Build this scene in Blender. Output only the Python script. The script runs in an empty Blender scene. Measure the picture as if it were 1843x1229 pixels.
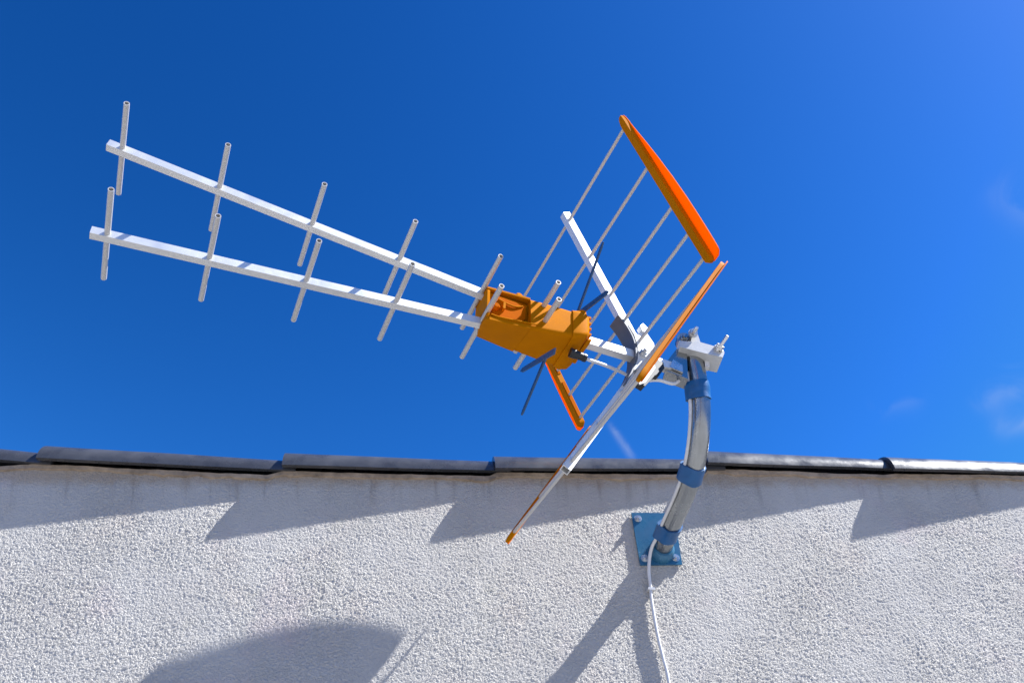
import bpy, bmesh, math, random
import numpy as np
from mathutils import Vector, Matrix, noise
V = Vector
random.seed(7)
scene = bpy.context.scene
col = scene.collection

# ------------------------------------------------------------------ camera
CAM = V((-0.325884, -1.384647, -0.766376))
RIGHT = V((0.995232, -0.084577, 0.048586))
DOWN = V((0.091909, 0.646370, -0.757469))
FWD = V((0.032660, 0.758322, 0.651061))
FPX = 1700.25                                  # focal length in pixels of the 1843 px wide photograph
cam_data = bpy.data.cameras.new('camera')
cam = bpy.data.objects.new('camera', cam_data)
col.objects.link(cam)
m = Matrix((RIGHT, -DOWN, -FWD)).transposed().to_4x4()
m.translation = CAM
cam.matrix_world = m
cam_data.sensor_width = 36
cam_data.lens = FPX / 1843 * 36
cam_data.clip_start = 0.02
cam_data.clip_end = 3000
scene.camera = cam

# ------------------------------------------------------------------ sun and sky
SUN = V((-0.6946, 0.1611, -1.0)).normalized()    # direction the light travels
sd = bpy.data.lights.new('sun', 'SUN')
sd.energy = 5.0
sd.angle = math.radians(0.5)
sd.color = (1.0, 0.99, 0.975)
sun = bpy.data.objects.new('sun', sd)
col.objects.link(sun)
sun.rotation_euler = SUN.to_track_quat('-Z', 'Y').to_euler()
sun.location = (3, -3, 6)

world = bpy.data.worlds.new('World')
scene.world = world
world.use_nodes = True
wt = world.node_tree
N = wt.nodes
L = wt.links
bg = N['Background']
sky = N.new('ShaderNodeTexSky')
sky.sky_type = 'NISHITA'
sky.sun_disc = False
sky.sun_elevation = math.asin(-SUN.z)
sky.sun_rotation = math.atan2(-SUN.x, -SUN.y)
sky.altitude = 600
sky.air_density = 1.0
sky.dust_density = 0.42
sky.ozone_density = 4.5
hsv = N.new('ShaderNodeHueSaturation')
hsv.inputs['Hue'].default_value = 0.5
hsv.inputs['Saturation'].default_value = 1.3
hsv.inputs['Value'].default_value = 1.0
L.new(sky.outputs[0], hsv.inputs['Color'])
bg.inputs['Strength'].default_value = 0.055
gam = N.new('ShaderNodeGamma')                 # the deep, contrasty blue a phone camera gives a clear sky
gam.inputs['Gamma'].default_value = 2.0
L.new(hsv.outputs[0], gam.inputs['Color'])
tint = N.new('ShaderNodeVectorMath')
tint.operation = 'MULTIPLY'
L.new(gam.outputs[0], tint.inputs[0])
tint.inputs[1].default_value = (3.3, .91, .444)
lim = N.new('ShaderNodeVectorMath')
lim.operation = 'MINIMUM'
L.new(tint.outputs[0], lim.inputs[0])
lim.inputs[1].default_value = (.52, 2.0, 6.0)
geo = N.new('ShaderNodeNewGeometry')


def mth(op, a, b=None, tree=None):
    t = tree or wt
    n = t.nodes.new('ShaderNodeMath')
    n.operation = op
    for i, x in enumerate((a, b)):
        if x is None:
            continue
        if isinstance(x, (int, float)):
            n.inputs[i].default_value = x
        else:
            t.links.new(x, n.inputs[i])
    return n.outputs[0]


def px_dir(px, py):
    return (RIGHT * ((px - 921.5) / FPX) + DOWN * ((py - 614.5) / FPX) + FWD).normalized()


tc = N.new('ShaderNodeTexCoord')


def wdot(v):
    n = N.new('ShaderNodeVectorMath')
    n.operation = 'DOT_PRODUCT'
    L.new(tc.outputs['Generated'], n.inputs[0])
    n.inputs[1].default_value = v
    return n.outputs['Value']


def wisp(a, b, width, amount, scale):
    """a thin streak of cirrus between two directions of the sky"""
    d0, d1 = a, b
    c = (d0 + d1).normalized()
    ax = (d1 - d0)
    half = ax.length / 2
    ax = ax.normalized()
    ay = c.cross(ax).normalized()
    s = mth('DIVIDE', wdot(ax), half)
    t_ = mth('DIVIDE', wdot(ay), width)
    nz = N.new('ShaderNodeTexNoise')
    nz.inputs['Scale'].default_value = scale
    nz.inputs['Detail'].default_value = 5
    nz.inputs['Distortion'].default_value = 1.2
    L.new(tc.outputs['Generated'], nz.inputs['Vector'])
    t2 = mth('ADD', t_, mth('MULTIPLY', mth('SUBTRACT', nz.outputs['Fac'], 0.5), 3.0))
    r2 = mth('ADD', mth('POWER', mth('ABSOLUTE', s), 4.0), mth('MULTIPLY', t2, t2))
    g = mth('POWER', 2.718, mth('MULTIPLY', r2, -1.0))
    nn = mth('MULTIPLY', mth('MAXIMUM', mth('SUBTRACT', nz.outputs['Fac'], 0.36), 0.0), amount * 4)
    return mth('MULTIPLY', g, nn)


tot = None
for a, b, w_, am, sc in (((1790, 335), (1880, 400), .017, .13, 14), ((1760, 728), (1860, 690), .012, .20, 16),
                         ((1790, 775), (1880, 760), .010, .16, 20), ((1098, 764), (1142, 832), .0035, .30, 30),
                         ((1570, 735), (1660, 720), .010, .07, 18)):
    q = wisp(px_dir(*a), px_dir(*b), w_, am, sc)
    tot = q if tot is None else mth('ADD', tot, q)
tot = mth('MINIMUM', tot, 0.5)
mixc = N.new('ShaderNodeMix')
mixc.data_type = 'RGBA'
L.new(tot, mixc.inputs['Factor'])
L.new(lim.outputs[0], mixc.inputs['A'])
mixc.inputs['B'].default_value = (4.4, 5.0, 6.0, 1)
L.new(mixc.outputs['Result'], bg.inputs['Color'])

scene.view_settings.view_transform = 'Standard'
scene.view_settings.look = 'None'
scene.view_settings.exposure = 1.42
scene.view_settings.gamma = 1.0
scene.render.engine = 'CYCLES'
scene.cycles.use_denoising = True


# ------------------------------------------------------------------ helpers
def unproj(px, py, p0, n):
    """point where the sight line of a pixel meets the plane through p0 with normal n"""
    d = px_dir(px, py)
    return CAM + d * ((p0 - CAM).dot(n) / d.dot(n))


def on_wall(px, py, y=0.0):
    return unproj(px, py, V((0, y, 0)), V((0, 1, 0)))


# antenna frame: e towards the viewer, b forward (left), u up
AO = V((-0.191734, -0.317125, 0.181176))
AE = V((0.284523, -0.958669, 0))
AB = V((-0.958669, -0.284523, 0))
AU = V((0, 0, 1))


def A(e, b, u):
    return AO + AE * e + AB * b + AU * u


def une(px, py, e=0.0):
    p = unproj(px, py, A(e, 0, 0), AE) - AO
    return p.dot(AB), p.dot(AU)


def tag(o, label=None, cat=None, group=None, kind=None):
    if label: o['label'] = label
    if cat: o['category'] = cat
    if group: o['group'] = group
    if kind: o['kind'] = kind
    return o


def empty(name, loc, rz=0.0):
    o = bpy.data.objects.new(name, None)
    col.objects.link(o)
    o.empty_display_size = 0.05
    o.location = loc
    o.rotation_euler = (0, 0, rz)
    o['_m'] = 1
    del o['_m']
    return o


def root_inv(parent):
    """world -> local of the top-level thing (its parts sit at identity)"""
    if parent is None:
        return Matrix.Identity(4)
    top = parent
    while top.parent:
        top = top.parent
    return (Matrix.Translation(top.location) @ top.rotation_euler.to_matrix().to_4x4()).inverted()


def obj(name, bm, mat, parent=None, smooth=None, bevel=0.0):
    if bevel:
        es = [e for e in bm.edges if len(e.link_faces) == 2 and e.calc_face_angle(0) > 0.6]
        bmesh.ops.bevel(bm, geom=es, offset=bevel, segments=2, profile=0.7, affect='EDGES', clamp_overlap=True)
    bmesh.ops.recalc_face_normals(bm, faces=bm.faces)
    bm.transform(root_inv(parent))
    me = bpy.data.meshes.new(name)
    bm.to_mesh(me)
    bm.free()
    o = bpy.data.objects.new(name, me)
    col.objects.link(o)
    me.materials.append(mat)
    for p in me.polygons:
        p.use_smooth = True
    a = math.radians(smooth if smooth else 40)
    try:
        me.set_sharp_from_angle(angle=a)
    except Exception:
        pass
    if parent:
        o.parent = parent
    return o


def frame_of(d, ref=None):
    d = d.normalized()
    r = ref if ref is not None else (V((0, 0, 1)) if abs(d.z) < .9 else V((1, 0, 0)))
    x = (r - d * r.dot(d)).normalized()
    return x, d.cross(x)


def add_ring(bm, c, x, y, rx, ry=None, n=16, ph=0.0):
    ry = rx if ry is None else ry
    return [bm.verts.new(c + x * (math.cos(ph + 2 * math.pi * i / n) * rx) + y * (math.sin(ph + 2 * math.pi * i / n) * ry)) for i in range(n)]


def bridge(bm, a, b):
    n = len(a)
    for i in range(n):
        bm.faces.new((a[i], a[(i + 1) % n], b[(i + 1) % n], b[i]))


def tube(bm, pts, r, n=16, cap=True, ref=None, ry=None):
    """round tube along a path; r may be a list"""
    rs = r if isinstance(r, (list, tuple)) else [r] * len(pts)
    prev = None
    x = None
    first = None
    for i, p in enumerate(pts):
        d = (pts[min(i + 1, len(pts) - 1)] - pts[max(i - 1, 0)]).normalized()
        if x is None:
            x, y = frame_of(d, ref)
        else:
            x = (x - d * x.dot(d)).normalized()
            y = d.cross(x)
        ring = add_ring(bm, p, x, y, rs[i], (rs[i] * ry if ry else None), n)
        if prev: bridge(bm, prev, ring)
        else: first = ring
        prev = ring
    if cap:
        bm.faces.new(first[::-1])
        bm.faces.new(prev)


def hollow(bm, a, b, ro, ri, n=14, flat=1.0):
    d = b - a
    x, y = frame_of(d)
    o1 = add_ring(bm, a, x, y, ro, ro * flat, n); i1 = add_ring(bm, a, x, y, ri, ri * flat, n)
    o2 = add_ring(bm, b, x, y, ro, ro * flat, n); i2 = add_ring(bm, b, x, y, ri, ri * flat, n)
    bridge(bm, o1, o2); bridge(bm, i1, o1); bridge(bm, o2, i2); bridge(bm, i2, i1)


def beam(bm, a, b, w, h, ref, hollow_t=0.0):
    """rectangular bar from a to b, h along ref"""
    d = (b - a).normalized()
    u = (ref - d * ref.dot(d)).normalized()
    s = d.cross(u)
    def ring(c, w, h):
        return [bm.verts.new(c + s * (sx * w / 2) + u * (su * h / 2)) for sx, su in ((-1, -1), (1, -1), (1, 1), (-1, 1))]
    r1, r2 = ring(a, w, h), ring(b, w, h)
    bridge(bm, r1, r2)
    if hollow_t:
        i1, i2 = ring(a, w - 2 * hollow_t, h - 2 * hollow_t), ring(b, w - 2 * hollow_t, h - 2 * hollow_t)
        bridge(bm, i1, r1); bridge(bm, r2, i2); bridge(bm, i2, i1)
    else:
        bm.faces.new(r1[::-1]); bm.faces.new(r2)


def prism(bm, pts, ext):
    """polygon pts pushed along the vector ext"""
    a = [bm.verts.new(p) for p in pts]
    b = [bm.verts.new(p + ext) for p in pts]
    bm.faces.new(a[::-1]); bm.faces.new(b)
    bridge(bm, a, b)


def hexa(bm, c8):
    v = [bm.verts.new(p) for p in c8]
    for f in ((0, 3, 2, 1), (4, 5, 6, 7), (0, 1, 5, 4), (1, 2, 6, 5), (2, 3, 7, 6), (3, 0, 4, 7)):
        bm.faces.new([v[i] for i in f])


def hexhead(bm, c, d, r, h, n=6, ph=0.0):
    x, y = frame_of(d)
    d = d.normalized()
    a = add_ring(bm, c, x, y, r, n=n, ph=ph); b = add_ring(bm, c + d * h, x, y, r, n=n, ph=ph)
    bridge(bm, a, b); bm.faces.new(a[::-1]); bm.faces.new(b)


def catmull(pts, k=8):
    out = []
    P = [pts[0] * 2 - pts[1]] + list(pts) + [pts[-1] * 2 - pts[-2]]
    for i in range(1, len(P) - 2):
        for j in range(k):
            t = j / k
            a, b, c, d = P[i - 1], P[i], P[i + 1], P[i + 2]
            out.append(((b * 2) + (c - a) * t + (a * 2 - b * 5 + c * 4 - d) * t * t + (b * 3 - a - c * 3 + d) * t ** 3) * .5)
    out.append(pts[-1])
    return out


BM = bmesh.new


# ------------------------------------------------------------------ materials
def mat(name, color, rough=.5, metal=0.0, spec=None, var=0.0, vscale=60, bump=0.0, bscale=300, stretch=None, coat=0.0, rvar=0.0, trans=None, col2=None):
    mm = bpy.data.materials.new(name)
    mm.use_nodes = True
    t = mm.node_tree
    b = t.nodes['Principled BSDF']
    b.inputs['Base Color'].default_value = (*color, 1)
    b.inputs['Roughness'].default_value = rough
    b.inputs['Metallic'].default_value = metal
    if spec is not None: b.inputs['Specular IOR Level'].default_value = spec
    if coat: b.inputs['Coat Weight'].default_value = coat; b.inputs['Coat Roughness'].default_value = .15
    if trans:
        b.inputs['Subsurface Weight'].default_value = trans
        b.inputs['Subsurface Radius'].default_value = (.004, .0015, .0005)
        b.inputs['Subsurface Scale'].default_value = 1.0
    tcn = t.nodes.new('ShaderNodeTexCoord')
    mp = t.nodes.new('ShaderNodeMapping')
    t.links.new(tcn.outputs['Object'], mp.inputs['Vector'])
    if stretch: mp.inputs['Scale'].default_value = stretch
    if var or rvar:
        nz = t.nodes.new('ShaderNodeTexNoise')
        nz.inputs['Scale'].default_value = vscale
        nz.inputs['Detail'].default_value = 6
        nz.inputs['Roughness'].default_value = .6
        t.links.new(mp.outputs[0], nz.inputs['Vector'])
        if var:
            rp = t.nodes.new('ShaderNodeMix'); rp.data_type = 'RGBA'
            c2 = col2 or tuple(c * (1 - var) for c in color)
            rp.inputs['A'].default_value = (*c2, 1)
            rp.inputs['B'].default_value = (*[min(1, c * (1 + var * .5)) for c in color], 1)
            mr = t.nodes.new('ShaderNodeMapRange')
            mr.inputs['From Min'].default_value = .3; mr.inputs['From Max'].default_value = .7
            t.links.new(nz.outputs['Fac'], mr.inputs['Value'])
            t.links.new(mr.outputs[0], rp.inputs['Factor'])
            t.links.new(rp.outputs['Result'], b.inputs['Base Color'])
        if rvar:
            mr2 = t.nodes.new('ShaderNodeMapRange')
            mr2.inputs['From Min'].default_value = .3; mr2.inputs['From Max'].default_value = .7
            mr2.inputs['To Min'].default_value = max(0.02, rough - rvar); mr2.inputs['To Max'].default_value = rough + rvar
            t.links.new(nz.outputs['Fac'], mr2.inputs['Value'])
            t.links.new(mr2.outputs[0], b.inputs['Roughness'])
    if bump:
        n2 = t.nodes.new('ShaderNodeTexNoise')
        n2.inputs['Scale'].default_value = bscale
        n2.inputs['Detail'].default_value = 4
        t.links.new(mp.outputs[0], n2.inputs['Vector'])
        bp = t.nodes.new('ShaderNodeBump')
        bp.inputs['Strength'].default_value = 1
        bp.inputs['Distance'].default_value = bump
        t.links.new(n2.outputs['Fac'], bp.inputs['Height'])
        t.links.new(bp.outputs[0], b.inputs['Normal'])
    return mm


M = {}
M['alu'] = mat('white coated aluminium', (.70, .695, .675), .42, .55, var=.05, vscale=25, rvar=.08, bump=.00004, bscale=400)
M['rod'] = mat('aluminium tube', (.52, .505, .48), .40, .3, var=.03, vscale=20, rvar=.05)
M['orange'] = mat('orange plastic', (.46, .150, .0005), .55, 0, spec=.02, var=.08, vscale=30, rvar=.08, bump=.0001, bscale=900)
M['orange_red'] = mat('deep orange plastic', (.42, .095, .0005), .6, 0, spec=.01, var=.08, vscale=30)
M['fin'] = mat('thin orange plastic', (.72, .20, .0005), .5, 0, spec=.02, var=.06, vscale=40)
M['blade'] = mat('blue grey dipole metal', (.035, .085, .17), .42, .25, var=.15, vscale=80)
M['black'] = mat('black rubber', (.010, .011, .014), .5, 0, var=.2, vscale=90)
M['dark'] = mat('shaded bracket face', (.10, .11, .13), .45, .2, var=.15, vscale=60)  # bracket tone darkened to put the web's shade into its colour
M['bracket'] = mat('light cast bracket', (.55, .55, .54), .45, .1, var=.1, vscale=60)
M['galv'] = mat('galvanised steel', (.33, .345, .35), .24, 1.0, var=.12, vscale=30, rvar=.06, bump=.00006, bscale=40)
M['zinc'] = mat('zinc plated steel', (.66, .66, .65), .30, .9, var=.2, vscale=70, rvar=.12, bump=.0001, bscale=200)
M['cast'] = mat('cast zinc alloy', (.58, .58, .56), .42, .35, var=.12, vscale=60, bump=.0001, bscale=150)
M['bluepaint'] = mat('blue paint', (.014, .082, .165), .30, .1, var=.45, vscale=45, rvar=.12, col2=(.035, .150, .26), bump=.0002, bscale=120)
M['tape'] = mat('blue tape', (.006, .085, .24), .35, 0, var=.2, vscale=50, bump=.0003, bscale=130, stretch=(1, 1, 3))
M['cable'] = mat('white cable jacket', (.62, .62, .62), .4, 0, var=.08, vscale=90)
M['tile'] = mat('dark glazed tile', (.050, .052, .058), .30, 0, var=.35, vscale=22, rvar=.10, bump=.0004, bscale=60, coat=.25)
M['tileclay'] = mat('clay', (.16, .05, .03), .8, 0, var=.3, vscale=40)
M['redline'] = mat('red brown flashing', (.10, .022, .016), .6, 0, var=.4, vscale=60)
M['mortar'] = mat('stained mortar', (.34, .26, .185), .9, 0, var=.45, vscale=45, bump=.002, bscale=220)
M['ground'] = mat('pale paving', (.235, .23, .225), .9, 0, var=.25, vscale=.8, bump=.004, bscale=30)


def backlit(mm, color, fac):
    t = mm.node_tree
    b = t.nodes['Principled BSDF']
    out = [n for n in t.nodes if n.type == 'OUTPUT_MATERIAL'][0]
    tr = t.nodes.new('ShaderNodeBsdfTranslucent')
    tr.inputs['Color'].default_value = (*color, 1)
    mx = t.nodes.new('ShaderNodeMixShader')
    mx.inputs[0].default_value = fac
    t.links.new(b.outputs[0], mx.inputs[1]); t.links.new(tr.outputs[0], mx.inputs[2])
    t.links.new(mx.outputs[0], out.inputs['Surface'])


backlit(M['fin'], (.9, .255, .0005), .5)


def stucco():
    mm = bpy.data.materials.new('rough white stucco')
    mm.use_nodes = True
    t = mm.node_tree
    b = t.nodes['Principled BSDF']
    b.inputs['Roughness'].default_value = .92
    b.inputs['Specular IOR Level'].default_value = .2
    tcn = t.nodes.new('ShaderNodeTexCoord')
    P = tcn.outputs['Object']
    def nz(scale, detail=3, rough=.5, dist=0.0, vec=None):
        n = t.nodes.new('ShaderNodeTexNoise')
        n.inputs['Scale'].default_value = scale
        n.inputs['Detail'].default_value = detail
        n.inputs['Roughness'].default_value = rough
        n.inputs['Distortion'].default_value = dist
        t.links.new(vec or P, n.inputs['Vector'])
        return n.outputs['Fac']
    def rng(x, a, b_, c=0.0, d=1.0):
        n = t.nodes.new('ShaderNodeMapRange')
        n.interpolation_type = 'SMOOTHSTEP'
        n.inputs['From Min'].default_value = a; n.inputs['From Max'].default_value = b_
        n.inputs['To Min'].default_value = c; n.inputs['To Max'].default_value = d
        t.links.new(x, n.inputs['Value'])
        return n.outputs[0]
    def ml(a, b_): return mth('MULTIPLY', a, b_, t)
    def ad(a, b_): return mth('ADD', a, b_, t)
    # relief: small worm-like grains over broader trowel waves
    g1 = rng(nz(300, 2, .6, .8), .42, .58)
    g2 = nz(560, 2, .6)
    g3 = nz(28, 2)
    vo = t.nodes.new('ShaderNodeTexVoronoi')
    vo.inputs['Scale'].default_value = 230
    t.links.new(P, vo.inputs['Vector'])
    h = ad(ad(ml(g1, .0010), ml(g2, .0012)), ad(ml(g3, .0012), ml(vo.outputs['Distance'], .0010)))
    # the trowelled coat is rougher in some patches than in others
    h = ad(ml(h, rng(nz(6.5, 3), .34, .66, .62, 1.15)), ml(rng(nz(6.5, 3), .34, .66, .38, -.15), .0024))
    dn = t.nodes.new('ShaderNodeDisplacement')
    dn.inputs['Midlevel'].default_value = .0028
    dn.inputs['Scale'].default_value = STUCCO
    t.links.new(h, dn.inputs['Height'])
    out = [n for n in t.nodes if n.type == 'OUTPUT_MATERIAL'][0]
    t.links.new(dn.outputs[0], out.inputs['Displacement'])
    mm.displacement_method = 'BOTH'
    # colour: faint mottling, rain streaks and a beige stain below the tiles
    sp = t.nodes.new('ShaderNodeSeparateXYZ')
    t.links.new(P, sp.inputs[0])
    x, z = sp.outputs['X'], mth('SUBTRACT', sp.outputs['Z'], 2.55, t)      # the wall's origin is at its foot
    below = mth('SUBTRACT', ad(ml(x, .098), .142), z, t)          # metres below the wall top
    # rain streaks lean a little more to the left half
    lean = ad(ml(x, .22), -.06)
    sx = ad(x, ml(below, lean))
    cx = t.nodes.new('ShaderNodeCombineXYZ')
    t.links.new(ml(sx, 1.0), cx.inputs[0]); t.links.new(ml(z, .06), cx.inputs[1])
    st = rng(nz(46, 3, .55, 0, cx.outputs[0]), .53, .68)
    fade = ml(rng(ad(below, ml(nz(14, 2, .5, 0, cx.outputs[0]), .05)), .03, .10, 1, 0), st)
    band = rng(ad(below, ml(nz(55, 4), .028)), .018, .042, 1, 0)
    mot = rng(nz(7, 5, .6), .3, .7)
    warm = rng(nz(11, 3), .55, .75)
    def mix(a, b_, f):
        n = t.nodes.new('ShaderNodeMix'); n.data_type = 'RGBA'
        for k, v in (('A', a), ('B', b_)):
            if isinstance(v, tuple): n.inputs[k].default_value = (*v, 1)
            else: t.links.new(v, n.inputs[k])
        t.links.new(f, n.inputs['Factor'])
        return n.outputs['Result']
    c = mix((.440, .421, .388), (.490, .470, .434), mot)
    c = mix(c, (.480, .440, .400), ml(warm, .6))
    c = mix(c, (.24, .22, .20), ml(fade, .6))
    c = mix(c, (.36, .28, .20), ml(band, .7))
    pink = rng(nz(4.3, 4, .6), .56, .70)
    c = mix(c, (.50, .405, .41), ml(pink, .35))
    damp = rng(nz(16, 5, .65), .60, .72)
    c = mix(c, (.34, .33, .27), ml(damp, .30))
    speck = rng(nz(330, 1), .66, .74)  # sparse, slightly darker specks scattered in the colour
    c = mix(c, (.36, .34, .31), ml(speck, .3))
    t.links.new(c, b.inputs['Base Color'])
    return mm


STUCCO = 0.88
M['stucco'] = stucco()

# ------------------------------------------------------------------ the setting
bm = BM()
v = [bm.verts.new(p) for p in ((-900, -900, -2.55), (900, -900, -2.55), (900, 900, -2.55), (-900, 900, -2.55))]
bm.faces.new(v)
tag(obj('ground', bm, M['ground']), kind='structure')


WT = [(p.x, p.z) for p in (on_wall(*q) for q in ((0, 841), (64, 837), (482, 857), (507, 850), (880, 859), (895, 852), (1265, 857), (1275, 845), (1590, 857), (1611, 854), (1843, 858)))]
WT = [(-3.2, WT[0][1] - .24)] + WT + [(2.6, WT[-1][1] + .24)]


def top_z(x):
    """upper edge of the wall face"""
    for (x0, z0), (x1, z1) in zip(WT, WT[1:]):
        if x0 <= x <= x1:
            return z0 + (z1 - z0) * (x - x0) / (x1 - x0)
    return WT[0][1]


wall = empty('house_wall', (0, 0, -2.55))
tag(wall, 'rough white stucco house wall with stained top edge under the tiles', 'wall')
def stucco_mesh():
    """wall body plus a finely divided front sheet where the render relief is real displacement"""
    bm = BM()
    y0 = .004
    prism(bm, [V((-3.2, y0, -2.55)), V((2.6, y0, -2.55)), *[V((x_, y0, z_)) for x_, z_ in reversed(WT)]], V((0, .236, 0)))
    bmesh.ops.recalc_face_normals(bm, faces=bm.faces)
    bm.transform(root_inv(wall))
    base = bpy.data.meshes.new('base')
    bm.to_mesh(base); bm.free()
    nv0 = len(base.vertices)
    co0 = np.empty(nv0 * 3, np.float32); base.vertices.foreach_get('co', co0)
    polys0 = [list(p.vertices) for p in base.polygons]
    xs = np.arange(-1.30, .93, GRID, dtype=np.float64)
    top = np.array([top_z(float(x)) for x in xs])
    nz = int(.62 / GRID)
    v = np.linspace(0, 1, nz)
    zb = -.50
    X = np.repeat(xs[:, None], nz, 1)
    Z = zb + (top[:, None] - zb) * v[None, :]
    Y = np.zeros_like(X)
    Y[0, :] = y0; Y[-1, :] = y0; Y[:, 0] = y0
    co = np.stack([X, Y, Z + 2.55], -1).reshape(-1, 3).astype(np.float32)
    nx = len(xs)
    idx = np.arange(nx * nz).reshape(nx, nz) + nv0
    q = np.stack([idx[:-1, :-1], idx[1:, :-1], idx[1:, 1:], idx[:-1, 1:]], -1).reshape(-1, 4)
    me = bpy.data.meshes.new('stucco_face')
    loops0 = [k for p in polys0 for k in p]
    tot = np.concatenate([np.array(loops0, np.int32), q.reshape(-1).astype(np.int32)])
    starts0 = np.cumsum([0] + [len(p) for p in polys0])
    starts = np.concatenate([starts0[:-1], starts0[-1] + 4 * np.arange(len(q))]).astype(np.int32)
    me.vertices.add(nv0 + len(co))
    me.vertices.foreach_set('co', np.concatenate([co0, co.reshape(-1)]))
    me.loops.add(len(tot))
    me.loops.foreach_set('vertex_index', tot)
    me.polygons.add(len(starts))
    me.polygons.foreach_set('loop_start', starts)
    me.update(calc_edges=True)
    me.validate()
    me.polygons.foreach_set('use_smooth', np.array([False] * len(polys0) + [True] * len(q)))
    me.materials.append(M['stucco'])
    o = bpy.data.objects.new('stucco_face', me)
    col.objects.link(o)
    o.parent = wall
    bpy.data.meshes.remove(base)


GRID = .0014
stucco_mesh()
# ragged mortar bed between wall and tiles
bm = BM()
xs = [-3.2 + i * .006 for i in range(int(5.8 / .006) + 1)]
rows = []
for x in xs:
    a = noise.noise(V((x * 9, 0, 0))) + .6 * noise.noise(V((x * 38, 3, 0))) + .4 * noise.noise(V((x * 110, 9, 0)))
    b = noise.noise(V((x * 14, 7, 1))) + .6 * noise.noise(V((x * 60, 2, 5)))
    z = top_z(x)
    lo = z - .005 + .005 * a
    f = -.0035 - .0018 * b
    rows.append([bm.verts.new(p) for p in ((x, .003, lo - .004), (x, f, lo - .002), (x, f - .0005, z + .0005 * b), (x, f + .006, z + .002 + .0015 * b), (x, .03, z + .003), (x, .20, z + .003))])
for r0, r1 in zip(rows, rows[1:]):
    for j in range(5):
        bm.faces.new((r0[j], r1[j], r1[j + 1], r0[j + 1]))
obj('mortar_bed', bm, M['mortar'], wall, smooth=60)
# roof body behind the verge tiles
bm = BM()
prism(bm, [V((-3.2, .245, top_z(-3.2) - .03)), V((2.6, .245, top_z(2.6) - .03)), V((2.6, .245, top_z(2.6) - .004)), V((-3.2, .245, top_z(-3.2) - .004))], V((0, 3.5, 0)))
obj('roof', bm, M['tileclay'], wall)


# ------------------------------------------------------------------ verge tiles
def make_tile(A_, B_, RA, RB):
    """half-barrel tile whose outer lip runs from A_ (raised lower end) to B_ (tucked under the next)"""
    bm = BM()
    nl, na = 14, 20
    th = .009
    d = (B_ - A_)
    dn = d.normalized()
    end = B_ + dn * .045
    rings = []
    for i in range(nl + 1):
        t = i / nl
        c = A_.lerp(end, t)
        R = RA + (RB - RA) * t
        cx = V((0, R, 0))
        up = V((-dn.z, 0, dn.x))
        o, n_ = [], []
        for j in range(na + 1):
            a = math.pi - (math.pi * j / na) * 1.0
            lift = .0012 * noise.noise(V((c.x * 6, j * .3, c.z * 3)))
            o.append(c + cx + V((0, 1, 0)) * (math.cos(a) * R) + up * (math.sin(a) * R * TILT + lift))
            rr = R - th
            n_.append(c + cx + V((0, 1, 0)) * (math.cos(a) * rr) + up * (math.sin(a) * rr * TILT + lift))
        rings.append([bm.verts.new(p) for p in o] + [bm.verts.new(p) for p in reversed(n_)])
    for a, b in zip(rings, rings[1:]):
        bridge(bm, a, b)
    for ring, rev in ((rings[0], 0), (rings[-1], 1)):
        k = na + 1
        for j in range(na):
            q = (ring[j], ring[j + 1], ring[2 * k - 2 - j], ring[2 * k - 1 - j])
            bm.faces.new(q if rev else q[::-1])
    return bm


TILT = .82
tile_px = [((-372, 793), (40, 830), 'tile whose dark raised end is cut off by the left edge of the photo'),
           ((64, 823), (482, 844), 'leftmost roof tile seen at full length, raised end near the left edge'),
           ((507, 836), (872, 846), 'dark roof tile above the two left directors, left of the photo centre'),
           ((892, 842), (1262, 843), 'roof tile crossed by the thin lower reflector of the aerial'),
           ((1275, 831), (1588, 842), 'lighter roof tile directly right of the bent steel mast'),
           ((1611, 842), (1900, 850), 'brightest roof tile, its open round end showing at its left'),
           ((1925, 846), (2240, 862), 'roof tile beyond the right edge of the photo')]
labels = ['dark glazed roof tile, its dull right end at the far left edge of the photo',
          'dark glazed roof tile at upper left, longest in view, left of two darker ones',
          'dark glazed roof tile ending just left of where the thin lower reflector crosses the roof edge',
          'grey glazed roof tile behind the thin lower reflector, its right end behind the steel mast',
          'light grey glazed roof tile starting behind the steel mast, over to the open round tile end',
          'brightest roof tile at the far right, open rounded end showing dark inside']
for i, (a, b, _) in enumerate(tile_px):
    if i == 6:
        continue
    A_ = on_wall(a[0], a[1], -.0226)
    B_ = on_wall(b[0], b[1], -.0098)
    bm = make_tile(A_, B_, .060, .046)
    bmesh.ops.translate(bm, verts=bm.verts, vec=-A_)
    o = obj('roof_tile', bm, M['tile'], None, smooth=50)
    o.location = A_
    tag(o, labels[i], 'roof tile', 'glazed tiles along the top of the wall')

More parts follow.
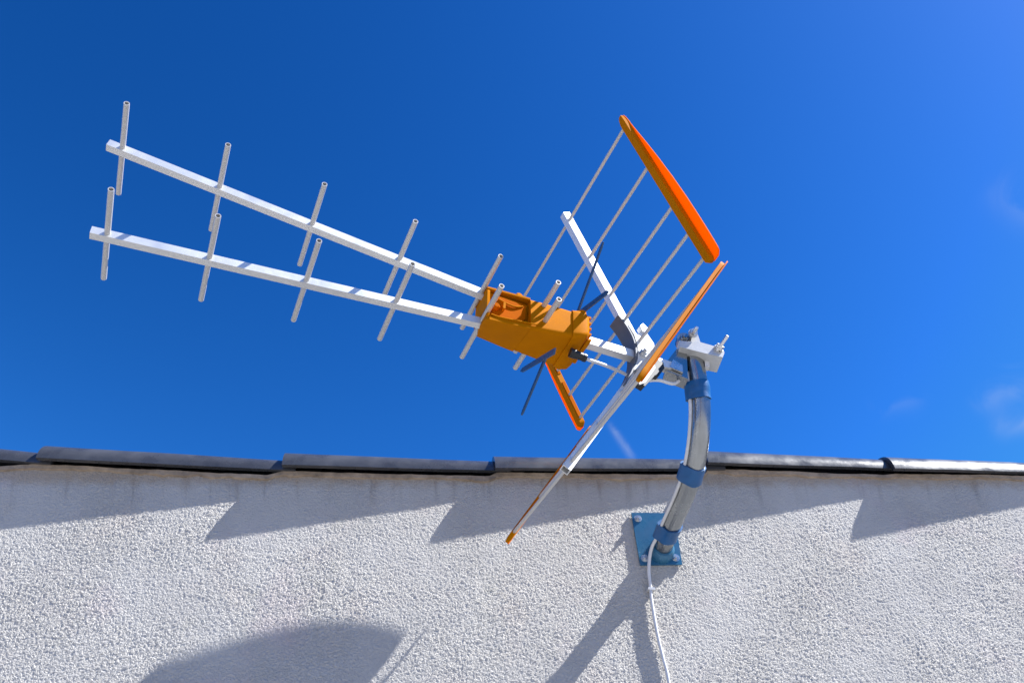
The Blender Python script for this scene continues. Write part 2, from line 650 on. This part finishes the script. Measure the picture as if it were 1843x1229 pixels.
# ------------------------------------------------------------------ mast: wall plate, bent tube, bolts, tapes
mast = empty('antenna_mast', (0, 0, 0))
tag(mast, 'bent galvanised steel mast on a blue wall plate, wrapped with blue tape', 'mast')
PT = -.006
pl = [on_wall(1135.5, 924), on_wall(1151.8, 1018), on_wall(1227, 1017), on_wall(1213, 925)]
bm = BM()
prism(bm, [p + V((0, -.0005, 0)) for p in pl], V((0, -.0032, 0)))
plate = obj('wall_plate', bm, M['bluepaint'], mast, bevel=.0008)
pc = sum(pl, V()) / 4
for i, s in enumerate(((.80, .83), (.80, .82), (.72, .72), (.80, .80))):
    c = pc + V(((pl[i].x - pc.x) * .74, 0, (pl[i].z - pc.z) * .76))
    bm = BM()
    tube(bm, [c + V((0, -.0037, 0)), c + V((0, -.0046, 0))], .0066, 20)
    hexhead(bm, c + V((0, -.0046, 0)), V((0, -1, 0)), .0050, .0030, ph=.3 + i)
    tube(bm, [c + V((0, -.0076, 0)), c + V((0, -.0098, 0))], .0024, 12)
    obj('bolt', bm, M['zinc'], mast, bevel=.0004)
TR = .0152
ctrl = [on_wall(*q) for q in ((1190, 992, -.004), (1200, 966, -.040), (1215, 930, -.086), (1232, 893, -.131), (1245, 858, -.172), (1254, 822, -.203),
                             (1260, 775, -.231), (1261, 730, -.246), (1257, 694, -.254), (1252, 665, -.258), (1248, 643, -.260))]
B0 = ctrl[0]
path = catmull(ctrl, 8)
bm = BM()
x0 = None
tube(bm, path, TR, 40, ref=V((1, 0, 0)))
obj('bent_tube', bm, M['galv'], mast, smooth=60)
bm = BM()
tube(bm, [B0, B0 + V((0, -.010, 0)), B0 + V((0, -.016, 0))], [.0215, .0205, TR + .0006], 32)
obj('weld_collar', bm, M['bluepaint'], mast)


def path_seg(i0, i1, extra=0.0):
    return [path[i] for i in range(i0, i1 + 1)]


def tape(i0, i1, r, off=V()):
    bm = BM()
    pts = path_seg(i0, i1)
    pts = [p + off * 0 for p in pts]
    n = len(pts)
    rs = [r + .0007 * noise.noise(V((i * 1.7, i0, 0))) for i in range(n)]
    # an oval sleeve that also wraps the cable on the left of the tube
    prev = None; first = None
    for k, p in enumerate(pts):
        d = (path[min(i0 + k + 1, len(path) - 1)] - path[max(i0 + k - 1, 0)]).normalized()
        x = (V((1, 0, 0)) - d * d.x).normalized(); y = d.cross(x)
        ring = []
        for j in range(40):
            a = 2 * math.pi * j / 40
            cx, cy = math.cos(a), math.sin(a)
            bulge = max(0.0, math.cos(a - math.pi)) ** 6 * CAB2
            edge = (1 if k in (0, n - 1) else 0) * (.0014 * math.sin(a + i0) + .0006 * math.sin(a * 5 + i0))
            lay = .0005 * (1 if (a / 6.283 + k * .17) % 1 > .5 else 0)
            ring.append(bm.verts.new(p + x * (cx * (rs[k] + bulge + lay)) + y * (cy * (rs[k] + lay)) + d * edge))
        if prev: bridge(bm, prev, ring)
        else: first = ring
        prev = ring
    bm.faces.new(first[::-1]); bm.faces.new(prev)
    return obj('tape_band', bm, M['tape'], mast, smooth=50)


CAB2 = .006
tape(8, 13, TR + .0017)
tape(31, 37, TR + .0016)
tape(58, 65, TR + .0015)

# ------------------------------------------------------------------ the television antenna
yaw = math.atan2(-AB.y, -AB.x)
ant = empty('tv_antenna', A(0, -.19, -.03), yaw)
tag(ant, 'white aluminium television aerial with orange plastic housing and reflector ends', 'antenna')
EH = .085
U0, SU, LU0, LSU = .00263, .11955, .02575, .07698
bU = [.6845, .5462, .4097, .2765, .1473]
bL = [.6541, .5262, .3974, .2706, .1426]
BW = .0118


def uU(b): return U0 + SU * b
def uL(b): return -(LU0 + LSU * b)


for f_, b1, b0 in ((uU, .7045, .1395), (uL, .674, .1395)):
    bm = BM()
    beam(bm, A(0, b1, f_(b1)), A(0, b0, f_(b0)), BW, BW, AU, hollow_t=.0015)
    obj('boom', bm, M['alu'], ant, bevel=.0012)
rearA = une(1040, 611)
rearB = une(1222, 667)
bm = BM()
pa, pb = A(0, *rearA), A(0, *rearB)
beam(bm, pa + (pa - pb) * .35, pb, .0140, .0140, AU)
obj('boom', bm, M['alu'], ant, bevel=.0012)
for f_, bb in ((uU, bU), (uL, bL)):
    for i, b in enumerate(bb):
        bm = BM()
        c = A(0, b, f_(b) + .0005)
        hollow(bm, c - AE * EH, c + AE * EH, .0039, .0029)
        obj('director', bm, M['rod'], ant)
for f_, b, n_, r_ in ((uU, .0575, .0047, .085), (uL, .0560, -.028, .085)):
    bm = BM()
    hollow(bm, A(-.085, b, n_), A(.085, b, n_), .0040, .0030)
    obj('director', bm, M['rod'], ant)

# orange housing: lofted sections along the boom
hs = [  # b, near-top(e,u), near-bottom, far-bottom, far-top
    (.1440, (.018, .012), (.028, -.050), (-.024, -.034), (-.026, .026)),
    (.1400, (.023, .0165), (.034, -.057), (-.031, -.036), (-.031, .030)),
    (.1000, (.026, .0150), (.036, -.055), (-.036, -.038), (-.033, .030)),
    (.0500, (.031, .0125), (.037, -.049), (-.040, -.041), (-.036, .030)),
    (.0120, (.034, .0090), (.036, -.042), (-.042, -.044), (-.038, .030)),
]


def loft(bm, secs, rad=.25, n=5):
    prev = None
    first = None
    for b, *cs in secs:
        pts = [A(e, b, u) for e, u in cs]
        ring = []
        k = len(pts)
        for i in range(k):
            p, q, r = pts[i - 1], pts[i], pts[(i + 1) % k]
            rr = min((p - q).length, (r - q).length) * rad
            a = q + (p - q).normalized() * rr
            c = q + (r - q).normalized() * rr
            for j in range(n + 1):
                t = j / n
                ring.append(bm.verts.new(a * (1 - t) ** 2 + q * 2 * t * (1 - t) + c * t * t))
        if prev: bridge(bm, prev, ring)
        else: first = ring
        prev = ring
    bm.faces.new(first[::-1]); bm.faces.new(prev)


HB = .0780                                   # where the open recess of the front half begins
def sec_at(b):
    for s0, s1 in zip(hs, hs[1:]):
        if s1[0] <= b <= s0[0]:
            t = (b - s1[0]) / (s0[0] - s1[0])
            return [(p[0] + (q[0] - p[0]) * t, p[1] + (q[1] - p[1]) * t) for q, p in zip(s0[1:], s1[1:])]
bm = BM()
loft(bm, [(HB, *sec_at(HB)), (.06, *sec_at(.06)), (.03, *sec_at(.03)), (.012, *sec_at(.012))], .13)      # closed rear half
fr = [.1400, .12, .10, .09, HB + .0003]
loft(bm, [(b, (.018, sec_at(b)[0][1] - .004), (.018, sec_at(b)[1][1] + .010), (sec_at(b)[2][0] + .001, sec_at(b)[2][1] + .006), (sec_at(b)[3][0], sec_at(b)[3][1])) for b in fr], .08)
fr = [.1442, .1405, .12, .10, .09, HB + .0003]
def tray(b):
    q = sec_at(min(b, .1399))
    k = .006 if b > .142 else 0
    return (b, (q[1][0] - k, q[1][1] + .0085), (q[1][0] - k, q[1][1] + k * .6), (q[2][0] + k, q[2][1] + k * .5), (q[2][0] + k, q[2][1] + .0085))
loft(bm, [tray(b) for b in fr], .18)                                                                       # tray-like bottom lip
def brim(b):
    q = sec_at(min(b, .1399))
    return (b, (q[0][0], q[0][1] + .0008), (q[0][0], q[0][1] - .0034), (-.02, q[0][1] + .0035), (-.02, q[0][1] + .008))
loft(bm, [brim(b) for b in fr], .2)                                                                        # thin top lip
q = sec_at(.1399)
loft(bm, [(.1438, (q[0][0] - .001, q[0][1] - .001), (q[1][0] - .003, q[1][1] + .006), (q[2][0] + .002, q[2][1] + .004), (q[3][0], q[3][1] - .002)),
          (.1400, (q[0][0] - .0006, q[0][1] - .0012), (q[1][0] - .002, q[1][1] + .006), (q[2][0] + .002, q[2][1] + .004), (q[3][0], q[3][1] - .002))], .15)
housing = obj('housing', bm, M['orange'], ant, smooth=35)
def rec(b, u, e=0.0): return A(.018 + e, b, u)
bm = BM()
prism(bm, [rec(.134, .004, .0012), rec(.134, -.034, .0012), rec(.090, -.034, .0012), rec(.083, -.026, .0012), rec(.083, .001, .0012)], AE * .004)
lid = obj('housing_lid', bm, M['orange_red'], housing, bevel=.0011)
def strip(bm, pts, r):
    tube(bm, catmull(pts, 4), r, 8)
bm = BM()
strip(bm, [rec(.126, -.003, .006), rec(.113, -.008, .007), rec(.100, -.009, .007), rec(.088, -.003, .006)], .0014)
obj('latch', bm, M['orange'], lid)
bm = BM()
c = rec(.1305, -.022, .003)
tube(bm, [c, c + AE * .009, c + AE * .011], [.0056, .0050, .0035], 18)
obj('screw_post', bm, M['orange_red'], housing)
bm = BM()
c = rec(.1190, -.019, .004)
beam(bm, c, c + AE * .010, .0035, .011, AU)
obj('lug', bm, M['orange'], housing, bevel=.0008)
bm = BM()
strip(bm, [A(.0345, .139, -.046), A(.0350, .128, -.0475), A(.0365, .112, -.0475), A(.0372, .09, -.045), A(.0378, .07, -.043), A(.0382, .064, -.036)], .0013)
obj('lip_bead', bm, M['orange'], housing, smooth=60)
# rear cover with ribs
cs = [(.0125, (.036, .011), (.038, -.044), (-.044, -.046), (-.040, .032)),
      (.0020, (.038, .012), (.040, -.041), (-.046, -.047), (-.042, .033)),
      (-.0100, (.037, .010), (.038, -.034), (-.044, -.044), (-.040, .031)),
      (-.0150, (.033, .006), (.033, -.028), (-.040, -.038), (-.036, .027))]
bm = BM()
loft(bm, cs, .16)
for k in range(5):
    u_ = -.034 + k * .011
    beam(bm, A(-.034 + .006, -.017, u_), A(.030, -.017, u_), .006, .0035, AU)
cover = obj('rear_cover', bm, M['orange'], ant, bevel=0, smooth=35)
bm = BM()
tube(bm, [A(.026, -.006, .004), A(.026, -.006, .018)], .007, 12)
tube(bm, [A(.006, -.010, .014), A(.006, -.010, .034)], .006, 12)
obj('hinge_knob', bm, M['orange'], cover, bevel=.0006)


# bow-tie dipole: four dark blades
def unb(px, py, b):
    p = unproj(px, py, A(0, b, 0), AB) - AO
    return A(p.dot(AE), b, p.dot(AU))
for tip, root, b, w_ in (((1087, 436), (1041, 562), -.012, .0085), ((1096, 525), (1046, 563), -.012, .0095),
                         ((939, 668), (1000, 632), .072, .0085), ((940, 747), (985, 640), .058, .0085)):
    pt, pr = unb(*tip, b), unb(*root, b)
    bm = BM()
    d = (pt - pr)
    dn = d.normalized(); s = AB.cross(dn).normalized()
    pts = [pr - s * w_ * .5, pr + s * w_ * .5, pr + d * .94 + s * w_ * .42, pt + s * w_ * .12, pt - s * w_ * .12, pr + d * .94 - s * w_ * .42]
    prism(bm, pts, AB * .0022)
    obj('dipole_blade', bm, M['blade'], ant, bevel=.0006)

# ---- reflector wings
c1, s1 = math.cos(1.10516), math.sin(1.10516)
c2, s2 = math.cos(1.06226), math.sin(1.06226)
ra = [.27194, .18971, .11008, .05853, .01246]
HR = .2148
RR = .0027


def UW(e, a, off=0.0):     # upper wing: a along the arm, off normal to the wing (forward)
    return A(e, -.11583 + a * c1 + off * s1, a * s1 - off * c1)
def LW(e, a, off=0.0):
    a = a * .99328
    return A(e, -.13306 + a * c2 + off * s2, -a * s2 + off * c2)


def prof(t):
    """width of the plastic fin along the cap: blunt at the hub end, running out towards the tip"""
    K = [(0, .70), (.01, .86), (.04, .95), (.12, .99), (.22, 1.0), (.35, .97), (.5, .84), (.65, .62), (.78, .36), (.88, .13), (.94, 0), (1, 0)]
    for (t0, v0), (t1, v1) in zip(K, K[1:]):
        if t <= t1:
            f = (t - t0) / (t1 - t0)
            return v0 + (v1 - v0) * f
    return 0.0


def wing(W, up):
    for a in ra:
        bm = BM()
        tube(bm, [W(-HR, a), W(HR, a)], RR, 12)
        obj('reflector_rod', bm, M['rod'], ant)
    bm = BM()
    w0, w1 = W(0, .005), W(0, .288)
    beam(bm, w0, w1, .0128, .0128, AE, hollow_t=.0015)
    obj('reflector_arm', bm, M['alu'], ant, bevel=.0012)
    for sg in (1, -1):
        bm = BM()
        # channel that holds the rods, lying in the plane of the wing
        a0, a1 = -.002, .290
        n = 60
        rows, fin = [], []
        for i in range(n + 1):
            t = i / n
            a = a0 + (a1 - a0) * t
            end = math.sqrt(max(0, min(1, min(t / .018, (1 - t) / .05))))
            h = (.0028 + .0022 * end) * (1 if up else .75)
            bul = prof(t)
            e0 = HR - .0070 * (.4 + .6 * end); e1 = HR + .0050 * (.4 + .6 * end)
            rows.append([bm.verts.new(W(sg * q, a, r)) for q, r in ((e0, h), (e0, -h), (e1, -h), (e1, h))])
            fin.append((a, e1 - .001, e1 + .0006 + (.0160 if up or sg < 0 else .0070) * bul))
        for r0, r1 in zip(rows, rows[1:]):
            bridge(bm, r0, r1)
        bm.faces.new(rows[0][::-1]); bm.faces.new(rows[-1])
        cap = obj('reflector_end_cap', bm, M['orange'], ant, bevel=0, smooth=50)
        bm = BM()
        prev = None
        for a, q0, q1 in fin:
            k = (q1 - q0) * .16
            ring = [bm.verts.new(W(sg * q, a, r)) for q, r in ((q0, -.0045), (q0, -.0030), ((q0 + q1) / 2, -.0022 - k * .4), (q1, -.0022), (q1, -.0038), ((q0 + q1) / 2, -.0037 - k * .4))]
            if prev: bridge(bm, prev, ring)
            else: bm.faces.new(ring[::-1])
            prev = ring
        bm.faces.new(prev)
        obj('fin', bm, M['fin'], cap, smooth=50)
        # slots with red inner faces on the inner edge
        if sg == -1:
            for t0, t1 in ((.05, .30), (.36, .62), (.68, .93)):
                bm = BM()
                aa, ab = a0 + (a1 - a0) * t0, a0 + (a1 - a0) * t1
                prism(bm, [W(-HR + .0068, aa, .0030), W(-HR + .0068, ab, .0030), W(-HR + .0068, ab, -.0030), W(-HR + .0068, aa, -.0030)], AE * .0015)
                obj('slot', bm, M['orange_red'], cap)


wing(UW, True)
wing(LW, False)

# hub bracket: curved web coloured dark for its shaded side, light cheek plates, bolts
def P2(px, py, e): return A(e, *une(px, py, e))
for e in (.0095,):
    bm = BM()
    prism(bm, [P2(*q, e) for q in ((1129, 587), (1135, 592), (1147, 606), (1152, 597), (1161, 600), (1175, 620), (1177, 634), (1164, 652), (1150, 664), (1139, 668), (1146, 648), (1146, 626), (1140, 605))], AE * .0035)
    obj('hub_plate', bm, M['bracket'], ant, bevel=.0008)
bm = BM()
cv = [P2(*q, .0135) for q in ((1113, 566), (1127, 584), (1139, 605), (1145, 626), (1145, 646), (1138, 668), (1126, 690))]
cv = catmull(cv, 5)
prev = None
for k, p in enumerate(cv):
    d = (cv[min(k + 1, len(cv) - 1)] - cv[max(k - 1, 0)]).normalized()
    nrm = d.cross(AE).normalized() * .0011
    ring = [bm.verts.new(q) for q in (p + nrm, p - nrm, p - nrm - AE * .030, p + nrm - AE * .030)]
    if prev: bridge(bm, prev, ring)
    else: bm.faces.new(ring[::-1])
    prev = ring
bm.faces.new(prev)
obj('hub_web', bm, M['dark'], ant)
bm = BM()
c = P2(1157, 636, .0130)
tube(bm, [c, c + AE * .003], .0078, 24)
hexhead(bm, c + AE * .003, AE, .0055, .005)
tube(bm, [c + AE * .008, c + AE * .013], .003, 12)
obj('hub_bolt', bm, M['zinc'], ant, bevel=.0004)
bm = BM()
prism(bm, [P2(*q, .004) for q in ((1146, 594), (1151, 590), (1161, 600), (1156, 607), (1150, 603))], AE * .012)
obj('hub_block', bm, M['alu'], ant, bevel=.001)
bm = BM()
prism(bm, [P2(*q, -.006) for q in ((1139, 695), (1153, 704), (1168, 688), (1171, 684), (1178, 686), (1188, 672), (1186, 662), (1176, 656), (1160, 680), (1150, 690))], AE * .014)
obj('cable_clip', bm, M['black'], ant, bevel=.0012)
bm = BM()
prism(bm, [P2(*q, .0085) for q in ((1146, 684), (1150, 693), (1160, 690), (1178, 664), (1176, 650), (1160, 660))], AE * .0025)
obj('hub_plate', bm, M['bracket'], ant, bevel=.0006)
# mast clamp: saddle plate, V jaw, U bolt, nuts
TOP = path[-1]
bm = BM()
def PW(px, py, y): return on_wall(px, py, y)
yt = -.262
nearY = -.285
def slab(pts, y0, y1, name, mt, bev=.001, parent=ant):
    bm = BM()
    prism(bm, [PW(*q, y0) for q in pts], V((0, y1 - y0, 0)))
    return obj(name, bm, mt, parent, bevel=bev)
za = TOP.z + .006
cx_ = TOP.x
TY = TOP.y
FY = TY - .026
# saddle block over the mast head: bright near face, shaded underside
bm = BM()
face = [PW(*q, FY) for q in ((1223, 613), (1262, 616), (1300, 627), (1304, 634), (1301, 643), (1262, 634), (1224, 624))]
prism(bm, face, V((0, .038, 0)))
clamp = obj('mast_clamp', bm, M['cast'], ant, bevel=.0012)
bm = BM()
prism(bm, [PW(*q, FY + .0015) for q in ((1246, 598), (1255, 599), (1262, 620), (1243, 619))], V((0, .006, 0)))
obj('clamp_bracket', bm, M['cast'], clamp, bevel=.0008)
bm = BM()
c = PW(1232, 609, FY + .004)
tube(bm, [c, c + V((0, .016, 0))], .0118, 20)
tube(bm, [c, c - V((0, .004, 0))], [.0075, .0065], 16)
hexhead(bm, c - V((0, .004, 0)), V((0, -1, 0)), .0045, .004)
obj('clamp_knob', bm, M['galv'], clamp, bevel=.0006)
bm = BM()
jx = cx_ - .010
prism(bm, [V((jx - .040, TY - .014, za - .050)), V((jx - .006, TY - .014, za - .062)), V((jx - .004, TY - .014, za - .008)), V((jx - .020, TY - .014, za - .004)), V((jx - .036, TY - .014, za - .030))], V((0, .026, 0)))
obj('clamp_jaw', bm, M['galv'], ant, bevel=.002)
bm = BM()
prism(bm, [V((jx - .034, TY - .019, za - .046)), V((jx - .014, TY - .019, za - .054)), V((jx - .014, TY - .019, za - .040)), V((jx - .028, TY - .019, za - .030))], V((0, .004, 0)))
obj('clamp_jaw', bm, M['zinc'], ant, bevel=.001)
for p0, p1 in (((1243, 606), (1254, 590)), ((1287, 636), (1309, 605))):
    a_, b_ = PW(*p0, FY + .006), PW(*p1, FY - .020)
    bm = BM()
    tube(bm, [a_, b_, b_ + (b_ - a_).normalized() * .001], [.0030, .0030, .0022], 14)
    d_ = (b_ - a_).normalized()
    mid = a_ + d_ * .011
    tube(bm, [mid - d_ * .0015, mid], .0078, 18)
    hexhead(bm, mid, d_, .0064, .0050)
    obj('clamp_bolt', bm, M['zinc'], clamp, bevel=.0003)

# ------------------------------------------------------------------ coax cable
CR = .0027
cp = [P2(1030, 634, .012), P2(1056, 646, .010), P2(1085, 656, -.002), P2(1115, 668, -.010), P2(1150, 684, -.008), P2(1185, 684, -.004), P2(1215, 690, -.004)]
def beside(i, side_=-1.0, rad=TR + CR * .75, z=0.0):
    d = (path[min(i + 1, len(path) - 1)] - path[max(i - 1, 0)]).normalized()
    x = (V((1, 0, 0)) - d * d.x).normalized()
    y = d.cross(x)
    a = math.radians(180 + 12)
    return path[i] + x * (math.cos(a) * rad) + y * (math.sin(a) * rad)
for i in (70, 62, 54, 46, 38, 30, 22, 15, 10, 8):
    cp.append(beside(i))
ends = [PW(1173, 985, -.024), PW(1169, 1005, -.016), PW(1168, 1030, -.009), PW(1171, 1058, -.0050), PW(1173, 1082, -.0045), PW(1183, 1140, -.0045), PW(1193, 1182, -.004), PW(1204, 1229, -.0045)]
cp += ends
l_ = ends[-1]
cp += [l_ + V((.006, 0, -.10)), l_ + V((.004, 0, -.4)), l_ + V((.01, 0, -1.2)), V((l_.x + .0, l_.y, -2.5))]
cable = empty('coax_cable', V((l_.x, l_.y, -2.55)))
tag(cable, 'white coaxial cable running from the orange housing down the bent mast and wall', 'cable')
bm = BM()
tube(bm, catmull(cp, 8), CR, 12)
obj('jacket', bm, M['cable'], cable, smooth=60)
bm = BM()
b0_, b1_ = P2(1026, 634, .014), P2(1055, 645, .014)
tube(bm, [b0_, b0_.lerp(b1_, .8), b0_.lerp(b1_, .82), b1_], [.0075, .0058, .0066, .0060], 18)
obj('connector_boot', bm, M['black'], cable, bevel=0)
bm = BM()
c = PW(1172, 1060, -.004)
beam(bm, c + V((-.0055, 0, 0)), c + V((.0055, 0, 0)), .004, .008, V((0, 1, 0)))
obj('wall_clip', bm, M['cable'], cable, bevel=.001)
bm = BM()
c = P2(1270, 678, -.02)
c = path[-4] + V((.0175, -.004, -.006))
beam(bm, c - V((0, 0, .009)), c + V((0, 0, .009)), .011, .007, V((1, 0, 0)))
obj('cable_end', bm, M['cable'], cable, bevel=.0012)
